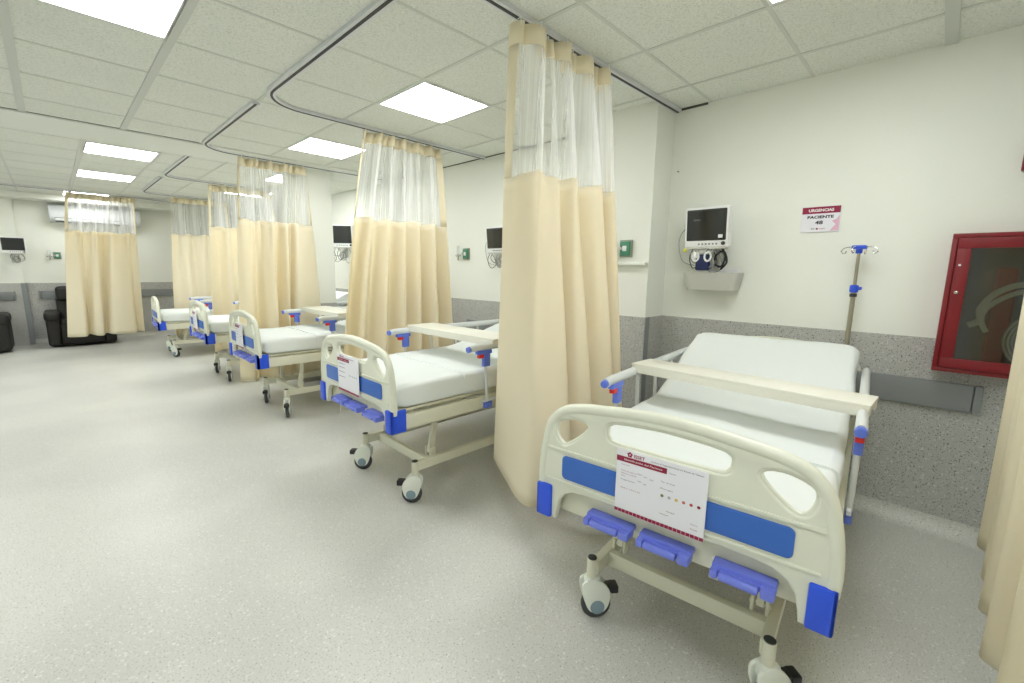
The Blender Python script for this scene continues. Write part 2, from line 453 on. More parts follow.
# ================================================================ curtains
def curtain(label, top, bot, zb=.3, zm=2.0, zt=2.618, seed=1, zbl=None, ripple=.012, ng=9, net_drop=0):
    """top / bot: plan control points at track height and hem"""
    rnd = random.Random(seed)
    cx = sum(p[0] for p in top) / len(top); cy = sum(p[1] for p in top) / len(top)
    t = thing('privacy_curtain', label, 'curtain', (cx, cy, 0), 0, 'beige privacy curtains')
    N = 150
    def resample(ctrl):
        c = crom([tuple(p) for p in ctrl], 8, False)
        m = len(c); out = []
        for i in range(N + 1):
            f = i / N * (m - 1); k = min(int(f), m - 2); q = f - k
            out.append((c[k][0] * (1 - q) + c[k + 1][0] * q, c[k][1] * (1 - q) + c[k + 1][1] * q))
        return out
    A, B = resample(top), resample(bot)
    ph = [rnd.uniform(0, 6.28) for _ in range(4)]
    def pos(i, z):
        u = i / N; v = (zt - z) / (zt - zb)                       # 0 at the track, 1 at the hem
        e1 = v ** .8
        x = A[i][0] * (1 - e1) + B[i][0] * e1; y = A[i][1] * (1 - e1) + B[i][1] * e1
        # pinched pleats near the header
        hp = max(0, 1 - v * 2.2)
        y += hp * .026 * math.sin(u * 2 * PI * ng + ph[0]); x += hp * .010 * math.cos(u * 2 * PI * ng + ph[0])
        # soft body ripples
        y += ripple * math.sin(u * 38 + 1.5 * math.sin(v * 2.5 + ph[1]) + ph[2]) * v
        x += ripple * .5 * math.sin(v * 7 + u * 9 + ph[3]) * v
        return x - cx, y - cy
    def sheet_part(name, m, i0, i1, z0f, z1f, rows, th=0, uvs=False, off=0):
        b = bm_new(); uvl = b.loops.layers.uv.new('UVMap') if uvs else None
        grid = []
        for r in range(rows + 1):
            row = []
            for i in range(i0, i1 + 1):
                za, zb_ = z0f(i), z1f(i); z = za + (zb_ - za) * r / rows
                x, y = pos(i, z); row.append((b.verts.new((x, y + off, z)), i / N, z))
            grid.append(row)
        for r in range(rows):
            for k in range(i1 - i0):
                q = (grid[r][k], grid[r][k + 1], grid[r + 1][k + 1], grid[r + 1][k])
                f = b.faces.new([v[0] for v in q])
                if uvs:
                    for lp, v in zip(f.loops, q): lp[uvl].uv = (v[1], v[2])
        me = bpy.data.meshes.new(name); b.to_mesh(me); b.free()
        for p in me.polygons: p.use_smooth = True
        o = obj(name, me, m, t)
        if th:
            md = o.modifiers.new('thickness', 'SOLIDIFY'); md.thickness = th; md.offset = 0
        return o
    hem = lambda i: (zb if zbl is None else zbl[0] + (zbl[1] - zbl[0]) * i / N) + .01 * math.sin(i * .12 + ph[2])
    zmid = lambda i: zm + .012 * math.sin(i * .17 + ph[1]) - net_drop * i / N
    sheet_part('fabric_panel', fabM, 0, N, hem, zmid, 26, .003)
    sheet_part('net_panel', netM, 0, N, zmid, lambda i: zt - .085, 8, 0, True)
    sheet_part('header_band', hemM, 0, N, lambda i: zt - .09, lambda i: zt, 2, .003)
    for a, c in ((0, 5), (N - 5, N)):
        sheet_part('edge_hem', hemM, a, c, zmid, lambda i: zt - .09, 8, .002, off=-.002)
    # hooks up to the track
    for k in range(ng):
        i = int((k + .5) / ng * N); x, y = pos(i, zt)
        h = tube(bm_new(), [(x, y, zt - .02), (x, y, zt + .015), (A[i][0] - cx, A[i][1] - cy, HC - .027)], .003, 6)
        obj('hook', h, whiteM, t)
    return t
def zig(x0, x1, y, amp, n, seed, skew=0):
    r = random.Random(seed); P = []
    for k in range(n + 1):
        f = k / n
        P.append((x0 + (x1 - x0) * (f + (r.uniform(-.25, .25) / n if 0 < k < n else 0)), y + skew * f + (amp if k % 2 else -amp) * r.uniform(.6, 1.1)))
    return P
curtain('nearest tall beige curtain hanging left of the front bed',
        [(1.66, 1.62), (1.70, 1.57), (1.84, 1.56), (1.87, 1.65), (1.93, 1.57), (2.04, 1.56), (2.07, 1.65), (2.13, 1.57), (2.25, 1.57), (2.28, 1.65), (2.34, 1.57), (2.40, 1.57), (2.42, 1.64), (2.47, 1.60)],
        [(1.88, 1.96), (1.74, 1.72), (1.62, 1.48), (1.66, 1.39), (1.90, 1.35), (1.91, 1.66), (1.98, 1.38), (2.14, 1.36), (2.15, 1.68), (2.24, 1.40), (2.42, 1.38), (2.44, 1.70), (2.50, 1.44), (2.58, 1.44), (2.59, 1.70), (2.74, 1.60)], .235, 1.94, seed=3, ng=13, ripple=.003)
curtain('second beige curtain, hanging between the second and third beds',
        zig(1.98, 2.78, 3.72, .035, 12, 5), zig(1.62, 2.92, 3.74, .12, 12, 6), .22, 1.89, seed=5, ng=12, ripple=.005)
curtain('third beige curtain, wide folds, in front of the white column',
        zig(1.52, 2.24, 5.60, .045, 9, 8), [(1.36, 5.55), (1.5, 5.46), (1.58, 5.66), (1.66, 5.47), (1.76, 5.45), (1.79, 5.67), (1.88, 5.47), (1.92, 5.66), (1.99, 5.50), (2.36, 5.60)], .165, 1.96, seed=8, ng=10, ripple=.006)
curtain('beige curtain half hidden behind the third one, left of its folds',
        zig(1.70, 2.5, 7.75, .04, 8, 12), zig(1.56, 2.7, 7.70, .09, 8, 13), .2, 2.02, seed=12)
curtain('narrow beige curtain behind the farthest bed',
        zig(1.55, 2.37, 9.70, .04, 8, 15), zig(1.42, 2.45, 9.72, .05, 8, 16), .15, 2.0, seed=15)
curtain('wide beige curtain hanging before the air conditioner and dark recliner',
        zig(.30, 1.16, 10.46, .04, 9, 19), [(.08, 10.42), (.30, 10.36), (.35, 10.56), (.43, 10.36), (.52, 10.36), (.57, 10.56), (.66, 10.34), (.95, 10.40), (1.0, 10.54), (1.08, 10.40)], .25, 2.0, seed=19, ng=12, ripple=.006)
curtain('beige curtain cut by the right edge beside the red cabinet',
        zig(2.62, 1.25, -.25, .04, 12, 23), zig(2.70, 1.20, -.27, .06, 12, 24), .34, 1.99, seed=23, ng=14)

# ================================================================ hospital bed
def board_mesh():
    half = [(.475, .60), (.478, .66), (.472, .74), (.462, .80), (.448, .86), (.425, .898), (.385, .932), (.315, .953), (.21, .966), (.10, .977)]
    top = half + [(0, .981)] + [(-a, c) for a, c in half[::-1]]
    arch = [(-.478, .485), (-.41, .485), (-.405, .52), (-.395, .565), (-.372, .598), (-.335, .617), (-.28, .624), (0, .626), (.28, .624), (.335, .617), (.372, .598), (.395, .565), (.405, .52), (.41, .485), (.478, .485)]
    outer = top + arch
    hl = crom([(-.425, .862), (-.408, .892), (-.345, .912), (-.290, .904), (-.280, .876), (-.335, .822), (-.380, .796), (-.412, .815)], 5)
    hr = [(-a, c) for a, c in hl[::-1]]
    hm = crom([(-.185, .930), (-.08, .940), (0, .943), (.08, .940), (.185, .930), (.21, .900), (.19, .858), (.10, .852), (-.10, .852), (-.19, .858), (-.21, .900)], 4)
    b = plate([outer, hl, hm, hr], .032, .008, MX)
    # rolled rim over the arch and thickened hand holds
    tube(b, [(0, -a, c - .004) for a, c in crom(top, 3, False)], .021, 10)
    for h, r in ((hl, .010), (hr, .010), (hm, .010)):
        tube(b, [(0, -a, c) for a, c in h[::2]], r * .95, 8, True)
    bx(b, -.022, 0, -.45, .45, .770, .782, .005); bx(b, -.022, 0, -.45, .45, .645, .655, .004)
    b.transform(Matrix.Translation((.02, 0, 0)) @ Matrix.Diagonal((1, .992, 1, 1)))
    return fin(b, 40, 'board')
def mesh_cache():
    M = {}
    M['board'] = board_mesh()
    M['panel'] = fin(plate([rrect(-.378, .378, .667, .760, .018)], .006, .002, MX), 40, 'inset')
    # blue bumper wrapping a corner (+y side)
    b = bx(bm_new(), -.010, .092, .472, .488, .488, .622, .008); bx(b, -.010, .02, .422, .488, .488, .622, .008)
    M['bump_l'] = fin(b, 40, 'bumper')
    b = bx(bm_new(), -.010, .092, -.488, -.472, .488, .622, .008); bx(b, -.010, .02, -.488, -.422, .488, .622, .008)
    M['bump_r'] = fin(b, 40, 'bumper')
    # main frame
    b = bm_new()
    for s in (-1, 1): bx(b, .04, 2.02, s * .462 - .014, s * .462 + .014, .495, .580, .004)
    for x in (.30, .75, 1.2, 1.65, 1.98): bx(b, x - .02, x + .02, -.45, .45, .50, .545, .003)
    for s in (-1, 1): bx(b, .06, 1.95, s * .17 - .015, s * .17 + .015, .47, .50, .003)
    M['frame'] = fin(b, 40, 'frame')
    M['crossbar'] = fin(bx(bm_new(), .046, .072, -.42, .42, .51, .612, .006), 40, 'crossbar')
    # crank housing and folding handle
    b = bm_new()
    bx(b, .000, .045, -.088, .088, .548, .568, .006)
    bx(b, -.030, .030, -.088, -.050, .530, .562, .009); bx(b, -.030, .030, .064, .088, .532, .560, .009)
    bx(b, -.008, .03, -.086, .086, .536, .556, .006)
    M['crank'] = fin(b, 40, 'crank')
    b = cyl(bm_new(), (-.020, -.046, .545), (-.020, .062, .545), .0135, 14, .006)
    M['crank_handle'] = fin(b, 40, 'handle')
    M['crank_rod'] = fin(cyl(bm_new(), (.03, 0, .54), (.42, 0, .50), .010, 10), 40, 'rod')
    M['label'] = fin(plate([rrect(.165, .225, .548, .562, .004)], .002, .0005, MX), 40, 'plate')
    # chassis
    b = bm_new()
    for s in (-1, 1): bx(b, .0, 1.72, s * .315 - .018, s * .315 + .018, .205, .262, .006)
    bx(b, .095, .13, -.30, .30, .195, .258, .006); bx(b, 1.60, 1.64, -.30, .30, .20, .26, .006)
    M['chassis'] = fin(b, 40, 'chassis')
    b = cyl(bm_new(), (0, 0, .165), (0, 0, .272), .021, 18, .002)
    M['post'] = fin(b, 40, 'post')
    M['post_cap'] = fin(cyl(bm_new(), (0, 0, .271), (0, 0, .277), .019, 18, .002), 40, 'cap')
    # caster: fork housing (local axis along y, wheel set back along +x)
    prof = crom([(-.036, .175), (.020, .185), (.056, .160), (.076, .120), (.070, .070), (.050, .040), (.022, .032), (-.010, .046), (-.030, .085), (-.044, .135)], 5)
    MC = Matrix(((1, 0, 0, 0), (0, 0, -1, 0), (0, 1, 0, 0), (0, 0, 0, 1)))
    b = plate([prof], .014, .004, Matrix.Translation((0, -.022, 0)) @ MC)
    b2 = plate([prof], .014, .004, Matrix.Translation((0, .022, 0)) @ MC)
    me = bpy.data.meshes.new('x'); b2.to_mesh(me); b2.free(); b.from_mesh(me)
    bx(b, -.028, .035, -.028, .028, .135, .188, .010); cyl(b, (0, 0, .155), (0, 0, .190), .029, 18, .004)
    M['fork'] = fin(b, 40, 'fork')
    b = cyl(bm_new(), (.022, -.014, .0625), (.022, .014, .0625), .0625, 36, .006)
    M['wheel'] = fin(b, 40, 'wheel')
    b = cyl(bm_new(), (.022, -.034, .064), (.022, -.028, .064), .030, 24, .002); cyl(b, (.022, .028, .064), (.022, .034, .064), .030, 24, .002)
    M['hub'] = fin(b, 40, 'hub')
    b = bx(bm_new(), .050, .085, -.012, .012, .125, .150, .004); bx(b, .078, .112, -.024, .024, .118, .150, .006)
    cyl(b, (.072, -.02, .135), (.072, .02, .135), .016, 12, .003)
    M['pedal'] = fin(b, 40, 'pedal')
    # side rail
    for s, nm in ((1, 'l'), (-1, 'r')):
        y = s * .492
        b = bm_new()
        tube(b, [(.555, y, .912), (.60, y, .918), (1.2, y, .920), (1.76, y, .918), (1.80, y, .912)], .019, 12, ry=.024)
        M['rail_' + nm] = fin(b, 40, 'rail')
        b = bm_new()
        for x in (.70, .96, 1.22, 1.48, 1.70):
            tube(b, [(x - .02, y, .90), (x + .0, y, .60), (x + .005, y, .545)], .0105, 10)
        bx(b, .66, 1.78, y - .008, y + .008, .545, .563, .003)
        M['posts_' + nm] = fin(b, 40, 'posts')
        b = bx(bm_new(), .665, .720, y - .015, y + .015, .785, .885, .008); bx(b, .61, .735, y - .016, y + .016, .870, .898, .008)
        M['latch_' + nm] = fin(b, 40, 'latch')
        M['btn_' + nm] = fin(bx(bm_new(), 0.625, .665, y - .0145, y + .014, .846, .872, .005), 40, 'button')
        M['cap_' + nm] = fin(cyl(bm_new(), (.535, y, .909), (.560, y, .913), .0195, 14, .005), 40, 'cap')
        M['clip_' + nm] = fin(bx(bm_new(), .68, .74, y - .012, y + .012, .500, .545, .005), 40, 'clip')
        M['post_' + nm] = None
    return M
MC_ = mesh_cache()
def mattress_path(deg, n=46, x0=.05, length=1.90, hinge=1.12, ztop=.752):
    P = []; a = 0; x, z = x0, ztop; ds = length / n
    for i in range(n + 1):
        P.append((x, z, a))
        s = (i + 1) * ds + x0
        f = min(1, max(0, (s - hinge + .09) / .22)); a = math.radians(deg) * (f * f * (3 - 2 * f))
        x += math.cos(a) * ds; z += math.sin(a) * ds
    return P
def loft(P, hw, th, grow=0, seed=0, s0=0, s1=None, round_end=True, wr=.004):
    r = random.Random(seed); ph = [r.uniform(0, 6.3) for _ in range(6)]
    b = bm_new(); rings = []; K = len(P)
    i0 = s0; i1 = s1 if s1 is not None else K - 1
    rad = .035
    for i in range(i0, i1 + 1):
        x, z, a = P[i]
        e = 0
        if round_end:
            d = min(i - 0, K - 1 - i)
            e = {0: .035, 1: .008}.get(d, 0)
        prof = []
        w_ = hw + grow - e; t0 = grow - e * .7; t1 = -th - grow + e * .7
        pts = []
        for k in range(15): pts.append((-w_ + rad + (2 * w_ - 2 * rad) * k / 14, t0, 1))
        for k in range(1, 6): q = PI / 2 * k / 5; pts.append((w_ - rad + rad * math.sin(q), t0 - rad + rad * math.cos(q), .6))
        for k in range(1, 5): pts.append((w_, t0 - rad + (t1 + rad - t0 + rad) * k / 5, 0))
        for k in range(0, 4): q = PI / 2 * k / 3; pts.append((w_ - rad * .6 + rad * .6 * math.cos(q), t1 + rad * .6 - rad * .6 * math.sin(q), 0))
        for k in range(1, 12): pts.append((w_ - rad - (2 * w_ - 2 * rad) * k / 12, t1, 0))
        for k in range(0, 4): q = PI / 2 * k / 3; pts.append((-w_ + rad * .6 - rad * .6 * math.sin(q), t1 + rad * .6 - rad * .6 * math.cos(q), 0))
        for k in range(1, 5): pts.append((-w_, t1 + rad + (t0 - rad - t1 - rad) * k / 5, 0))
        for k in range(1, 6): q = PI / 2 * k / 5; pts.append((-w_ + rad - rad * math.cos(q), t0 - rad + rad * math.sin(q), .6))
        ring = []
        for (yy, zz, wt) in pts:
            n1 = wr * (math.sin(yy * 9 + x * 7 + ph[0]) * math.sin(x * 6 - yy * 3 + ph[1]) + .6 * math.sin(x * 17 + yy * 5 + ph[2]) * math.sin(yy * 13 + ph[3]))
            side = 0 if abs(yy) < w_ - .01 else wr * 1.6 * math.sin(x * 14 + zz * 20 + ph[4]) * math.sin(x * 5 + ph[5])
            h = zz + n1 * (wt if wt else .3)
            X = x - math.sin(a) * h; Z = z + math.cos(a) * h
            if i == 0: X += 0
            ring.append(b.verts.new((X, yy + side, Z)))
        rings.append(ring)
    m = len(rings[0])
    for q, w in zip(rings, rings[1:]):
        for j in range(m): b.faces.new((q[j], q[(j + 1) % m], w[(j + 1) % m], w[j]))
    b.faces.new(rings[0][::-1]); b.faces.new(rings[-1])
    return b
def lift_mesh(dz, dx, s, xx):
    """a folding arm from chassis to frame, in chassis coordinates"""
    b = bm_new()
    for x in (xx,):
        top = Vector((x + .20 - dx * .6, s * .27, .50 + dz)); low = Vector((x + .02, s * .27, .275))
        d = (top - low).normalized(); n = Vector((-d.z, 0, d.x)) * .018
        ring_sweep(b, [low, top], [(-.012, -.018), (.012, -.018), (.012, .018), (-.012, .018)])
        bx(b, low.x - .02, low.x + .025, low.y - .03, low.y - .018, .255, .315, .004); bx(b, low.x - .02, low.x + .025, low.y + .018, low.y + .03, .255, .315, .004)
        bx(b, top.x - .03, top.x + .03, top.y - .028, top.y - .016, top.z - .035, top.z + .035, .004); bx(b, top.x - .03, top.x + .03, top.y + .016, top.y + .028, top.z - .035, top.z + .035, .004)
        cyl(b, (low.x, low.y - .035, low.z + .01), (low.x, low.y + .035, low.z + .01), .008, 10)
    return b
def bed(label, x, y, deg, dz=0, dx=.16, head=20, swivel=(135, 135), rear=(150, 40), dyc=0, seed=1):
    t = thing('hospital_bed', label, 'hospital bed', (x, y, 0), math.radians(deg), 'adjustable hospital beds')
    up = (0, 0, dz)
    M = MC_
    fb = obj('footboard', M['board'], plastM, t, up)
    o = obj('inset_panel', M['panel'], panelM, fb, (.0005, 0, 0)); o['label'] = 'blue inset strip across the board'
    for k in 'lr':
        o = obj('corner_bumper', M['bump_' + k], blueM, fb); o['label'] = 'bright blue corner bumper'
    hb = obj('headboard', M['board'], plastM, t, (2.07, 0, dz + .035), (0, 0, PI))
    obj('inset_panel', M['panel'], panelM, hb, (.0005, 0, 0))
    fr = obj('bed_frame', M['frame'], steelM, t, up)
    cb = obj('crossbar', M['crossbar'], steelM, t, up)
    obj('rating_plate', M['label'], whiteM, cb, (.044, .0, 0))
    for q in (.178, -.025, -.262):
        c = obj('crank', M['crank'], crankM, t, (0.0, q, dz)); c['label'] = 'periwinkle blue folding crank'
        obj('crank_handle', M['crank_handle'], crankM, c); obj('crank_rod', M['crank_rod'], steelM, c)
    P = mattress_path(head)
    # platform panels
    b = bx(bm_new(), .06, 1.08, -.43, .43, .588, .606, .004)
    xe, ze, ae = P[-1]
    xm, zm_, am = P[int(len(P) * .66)]
    ring_sweep(b, [(xm - .0 + math.sin(am) * .145, 0, zm_ - .150), (xe + math.sin(ae) * .140, 0, ze - .150)], [(-.43, -.009), (.43, -.009), (.43, .009), (-.43, .009)])
    pf = obj('platform', b, steelM, t, up)
    mt = obj('mattress', loft(P, .448, .14, 0, seed), sheetM, t, up, angle=60); mt['label'] = 'mattress under a white sheet'
    sh = obj('draw_sheet', loft(P, .448, .135, .006, seed + 50, 12, len(P) - 3, False, .004), sheetM, mt, angle=60)
    for k in 'lr':
        r = obj('side_rail', M['rail_' + k], railM, t, up)
        obj('rail_posts', M['posts_' + k], railM, r)
        o = obj('release_latch', M['latch_' + k], latchM, r); o['label'] = 'blue release latch'
        o = obj('release_button', M['btn_' + k], redM, r); o['label'] = 'red release button'
        obj('end_cap', M['cap_' + k], latchM, r); obj('frame_clip', M['clip_' + k], latchM, r)
    ch = obj('chassis', M['chassis'], steelM, t, (dx, dyc, 0))
    for s in (-1, 1):
        for xx in (.13, 1.20): obj('lift_arm', lift_mesh(dz, dx, s, xx), steelM, ch)
    k = 0
    for px, ang in ((0, swivel), (1.72, rear)):
        for s in (1, -1):
            a = ang[0 if s > 0 else 1]
            ca = obj('caster', M['fork'], wheelM, t, (dx + px, dyc + s * .325, 0), (0, 0, math.radians(a)))
            o = obj('wheel', M['wheel'], tyreM, ca); o['label'] = 'dark rubber wheel'
            o = obj('hub_cap', M['hub'], hubM, ca); o['label'] = 'grey blue hub cap'
            o = obj('brake_pedal', M['pedal'], blackM, ca); o['label'] = 'black brake pedal'
            ps = obj('caster_post', M['post'], steelM, t, (dx + px, dyc + s * .325, 0))
            o = obj('post_cap', M['post_cap'], slotM, ps)
    return t
BEDS = [
    bed('nearest hospital bed with raised backrest, three blue cranks and blue panel', 1.315, .584, 5, 0, .16, 22, (-46, -46), (150, 40), -.01, 1),
    bed('second hospital bed from the front, between two tall curtains', 1.245, 2.60, -1, .040, .21, 16, (134, 134), (150, 40), -.05, 2),
    bed('middle hospital bed, in front of the wide folds of the third curtain', 1.235, 4.88, -1, .035, .25, 12, (-112, -112), (-100, -80), -.07, 3),
    bed('fourth hospital bed from the front, its footboard card half hidden by the third bed', 1.23, 6.80, -1, .025, .23, 24, (-110, -105), (-90, -60), -.05, 4),
    bed('farthest hospital bed, beside the far wall behind the others', 1.09, 9.08, -3, -.03, .18, 12, (-60, -55), (-90, -60), 0, 5),
]

# overbed trays
def tray(label, bed_i, L, deg, w=.20, ln=1.02, yo=-.02):
    bd = BEDS[bed_i]; th = bd.rotation_euler.z; c, s = math.cos(th), math.sin(th)
    dz = [0, .040, .035, .025, -.03][bed_i]
    x = bd.location.x + c * L - s * yo; y = bd.location.y + s * L + c * yo
    t = thing('overbed_tray', label, 'bed tray', (x, y, .946 + dz), th + math.radians(deg), 'trays laid across the side rails')
    b = bx(bm_new(), -w / 2, w / 2, -ln / 2, ln / 2, 0, .016, .005)
    obj('tray_top', b, trayM, t)
    b = bx(bm_new(), -w / 2, -w / 2 + .016, -ln / 2 + .004, ln / 2 - .004, -.034, .002, .004); bx(b, w / 2 - .016, w / 2, -ln / 2 + .004, ln / 2 - .004, -.034, .002, .004)
    obj('long_edge', b, trayM, t)
    for q in (-1, 1):
        yb = q * (ln / 2 - .012)
        b = plate([[(-w / 2, .004), (-w / 2, -.035), (-w / 4, -.035), (-w / 5, -.012), (w / 5, -.012), (w / 4, -.035), (w / 2, -.035), (w / 2, .004)]], .018, .003, Matrix.Translation((0, yb, 0)) @ MY)
        obj('end_lip', b, trayM, t)
    return t
tray('cream tray lying across the side rails of the nearest bed', 0, .92, -7.2, .20, 1.03, -.015)
tray('cream tray across the rails of the second bed', 1, .86, 1, .26, 1.02, 0)
tray('cream tray across the rails of the middle bed', 2, .90, 0, .30, 1.02, 0)

# patient cards on the footboards
def card(label, bed_i, u0, u1, v0, v1, detail, tilt=0):
    bd = BEDS[bed_i]; th = bd.rotation_euler.z
    dz = [0, .040, .035, .025, -.03][bed_i]
    cu_, cv = (u0 + u1) / 2, (v0 + v1) / 2
    c, s = math.cos(th), math.sin(th); L = -.014
    t = thing('patient_card', label, 'information card', (bd.location.x + c * L + s * cu_, bd.location.y + s * L - c * cu_, cv + dz), th, 'patient cards on the footboards')
    W, Hh = u1 - u0, v1 - v0; R = Matrix.Rotation(math.radians(tilt), 4, 'Z'); M = MX @ R
    fl = lambda u, v: (-W / 2 + u * W, Hh / 2 - v * Hh)
    b = plate([[(-W / 2, -Hh / 2), (W / 2, -Hh / 2), (W / 2, Hh / 2), (-W / 2, Hh / 2)]], .0024, .0004, M)
    obj('sheet', b, paperM, t)
    w1 = .0017
    def q(b, a0, a1, c0, c1, w=w1):
        p, r = fl(a0, c0), fl(a1, c1)
        flat(b, [(p[0], r[1]), (r[0], r[1]), (r[0], p[1]), (p[0], p[1])], M, w)
    b = bm_new(); q(b, 0, .58, .100, .185)
    obj('title_band', b, maroonM, t, angle=1); b = bm_new()
    for k in range(22): q(b, k / 22 + .0015, (k + 1) / 22 - .0015, .940, .992)
    obj('border_strip', b, maroonM, t, angle=1); b = bm_new()
    cx, cy = fl(.155, .055)
    for k in range(5):
        a = 2 * PI * k / 5 + .3; flat(b, [(cx + .006 * math.cos(a) + .004 * math.cos(j), cy + .006 * math.sin(a) + .004 * math.sin(j)) for j in [i * PI / 4 for i in range(8)]], M, w1)
    text(b, 'ISSET', *fl(.20, .085), .012, M, w1, .038, bold=.0004)
    obj('emblem', b, maroonM, t, angle=1)
    b = bm_new(); text(b, 'Identificación del Paciente', *fl(.09, .155), .007, M, w1 + .0004, .13)
    obj('white_lettering', b, textW, t, angle=1)
    if detail:
        b = bm_new()
        text(b, 'Instituto de Seguridad Social del Estado de Tabasco', *fl(.40, .075), .0055, M, w1, .165)
        for u, v, s_, wd in ((.06, .235, 'Nombre', .03), (.06, .47, 'Diagnóstico', .05), (.60, .165, 'Cama', .022), (.52, .32, 'Tipo de dieta', .045), (.52, .42, 'Riesgo', .04),
                           (.60, .74, 'Alergias', .028), (.53, .80, 'Aislamiento', .03), (.26, .32, 'Edad', .014), (.33, .335, 'Sexo', .012), (.40, .35, 'Peso', .012), (.26, .43, 'Talla', .014), (.33, .45, 'IMC', .010)):
            text(b, s_, *fl(u, v), .0042, M, w1, wd)
        obj('dark_lettering', b, textM, t, angle=1)
        b = bm_new()
        for u, v, s_, wd in ((.06, .33, 'Fecha de ingreso', .055), (.06, .37, 'Médico tratante', .055), (.06, .41, 'Hora', .016), (.06, .60, 'Servicio', .07), (.86, .80, 'Ayuno', .022), (.86, .87, 'Dieta', .022)):
            text(b, s_, *fl(u, v), .004, M, w1, wd)
        obj('red_lettering', b, maroonM, t, angle=1)
        for k, cc in enumerate(((92, 120, 70), (176, 178, 186), (222, 184, 96), (196, 100, 84), (176, 60, 60), (130, 20, 50))):
            b = bm_new(); c0 = fl(.545 + .077 * k, .52)
            flat(b, [(c0[0] + .0052 * math.cos(i * PI / 8), c0[1] + .0052 * math.sin(i * PI / 8)) for i in range(16)], M, w1)
            obj('colour_dot', b, mat('dot_%d_%d' % (bed_i, k), cc, .5), t, angle=1)
    else:
        for v in (.075, .25, .35, .47, .6):
            b = bm_new(); q(b, .3 if v < .1 else .06, .8 if v < .1 else .06 + .3, v, v + .010); obj('text_line', b, textM, t, angle=1)
        for k in range(5):
            b = bm_new(); q(b, .55 + .08 * k, .58 + .08 * k, .5, .53); obj('text_line', b, guardM, t, angle=1)
card('white and maroon patient card on the nearest footboard', 0, -.150, .148, .628, .856, True, 0)
card('patient card on the footboard of the second bed', 1, -.16, .13, .630, .87, False)
card('patient card on the footboard of the middle bed', 2, -.15, .10, .630, .87, False)
card('patient card on the footboard of the fourth bed', 3, -.13, .12, .62, .87, False)

# drip stand in the head end of the nearest bed
t = thing('drip_stand', 'steel drip stand with blue clamps behind the nearest mattress', 'drip stand', (3.27, .37, 0), 0)
b = cyl(bm_new(), (0, 0, .50), (0, 0, 1.37), .0125, 16); obj('outer_tube', b, poleM, t)
obj('inner_tube', cyl(bm_new(), (0, 0, 1.36), (0, 0, 1.60), .009, 14), poleM, t)
b = cyl(bm_new(), (0, 0, 1.35), (0, 0, 1.395), .022, 18, .008); bx(b, -.01, .03, -.035, .0, 1.365, 1.385, .006)
o = obj('height_clamp', b, blueM, t); o['label'] = 'blue height clamp'
obj('collar', cyl(bm_new(), (0, 0, 1.325), (0, 0, 1.345), .018, 18, .003), slotM, t)
b = cyl(bm_new(), (0, 0, 1.575), (0, 0, 1.615), .017, 16, .005); bx(b, -.035, .035, -.035, .035, 1.600, 1.622, .007)
o = obj('hook_hub', b, blueM, t); o['label'] = 'blue hook hub'
for a in (45, 135, 225, 315):
    ca, sa = math.cos(math.radians(a + 30)), math.sin(math.radians(a + 30))
    P = [(.02, 1.610), (.045, 1.613), (.070, 1.610), (.086, 1.600), (.090, 1.586), (.080, 1.576), (.068, 1.580), (.066, 1.591)]
    obj('hook', tube(bm_new(), [(r * ca, r * sa, z) for r, z in crom(P, 4, False)], .0032, 8), chromeM, t)

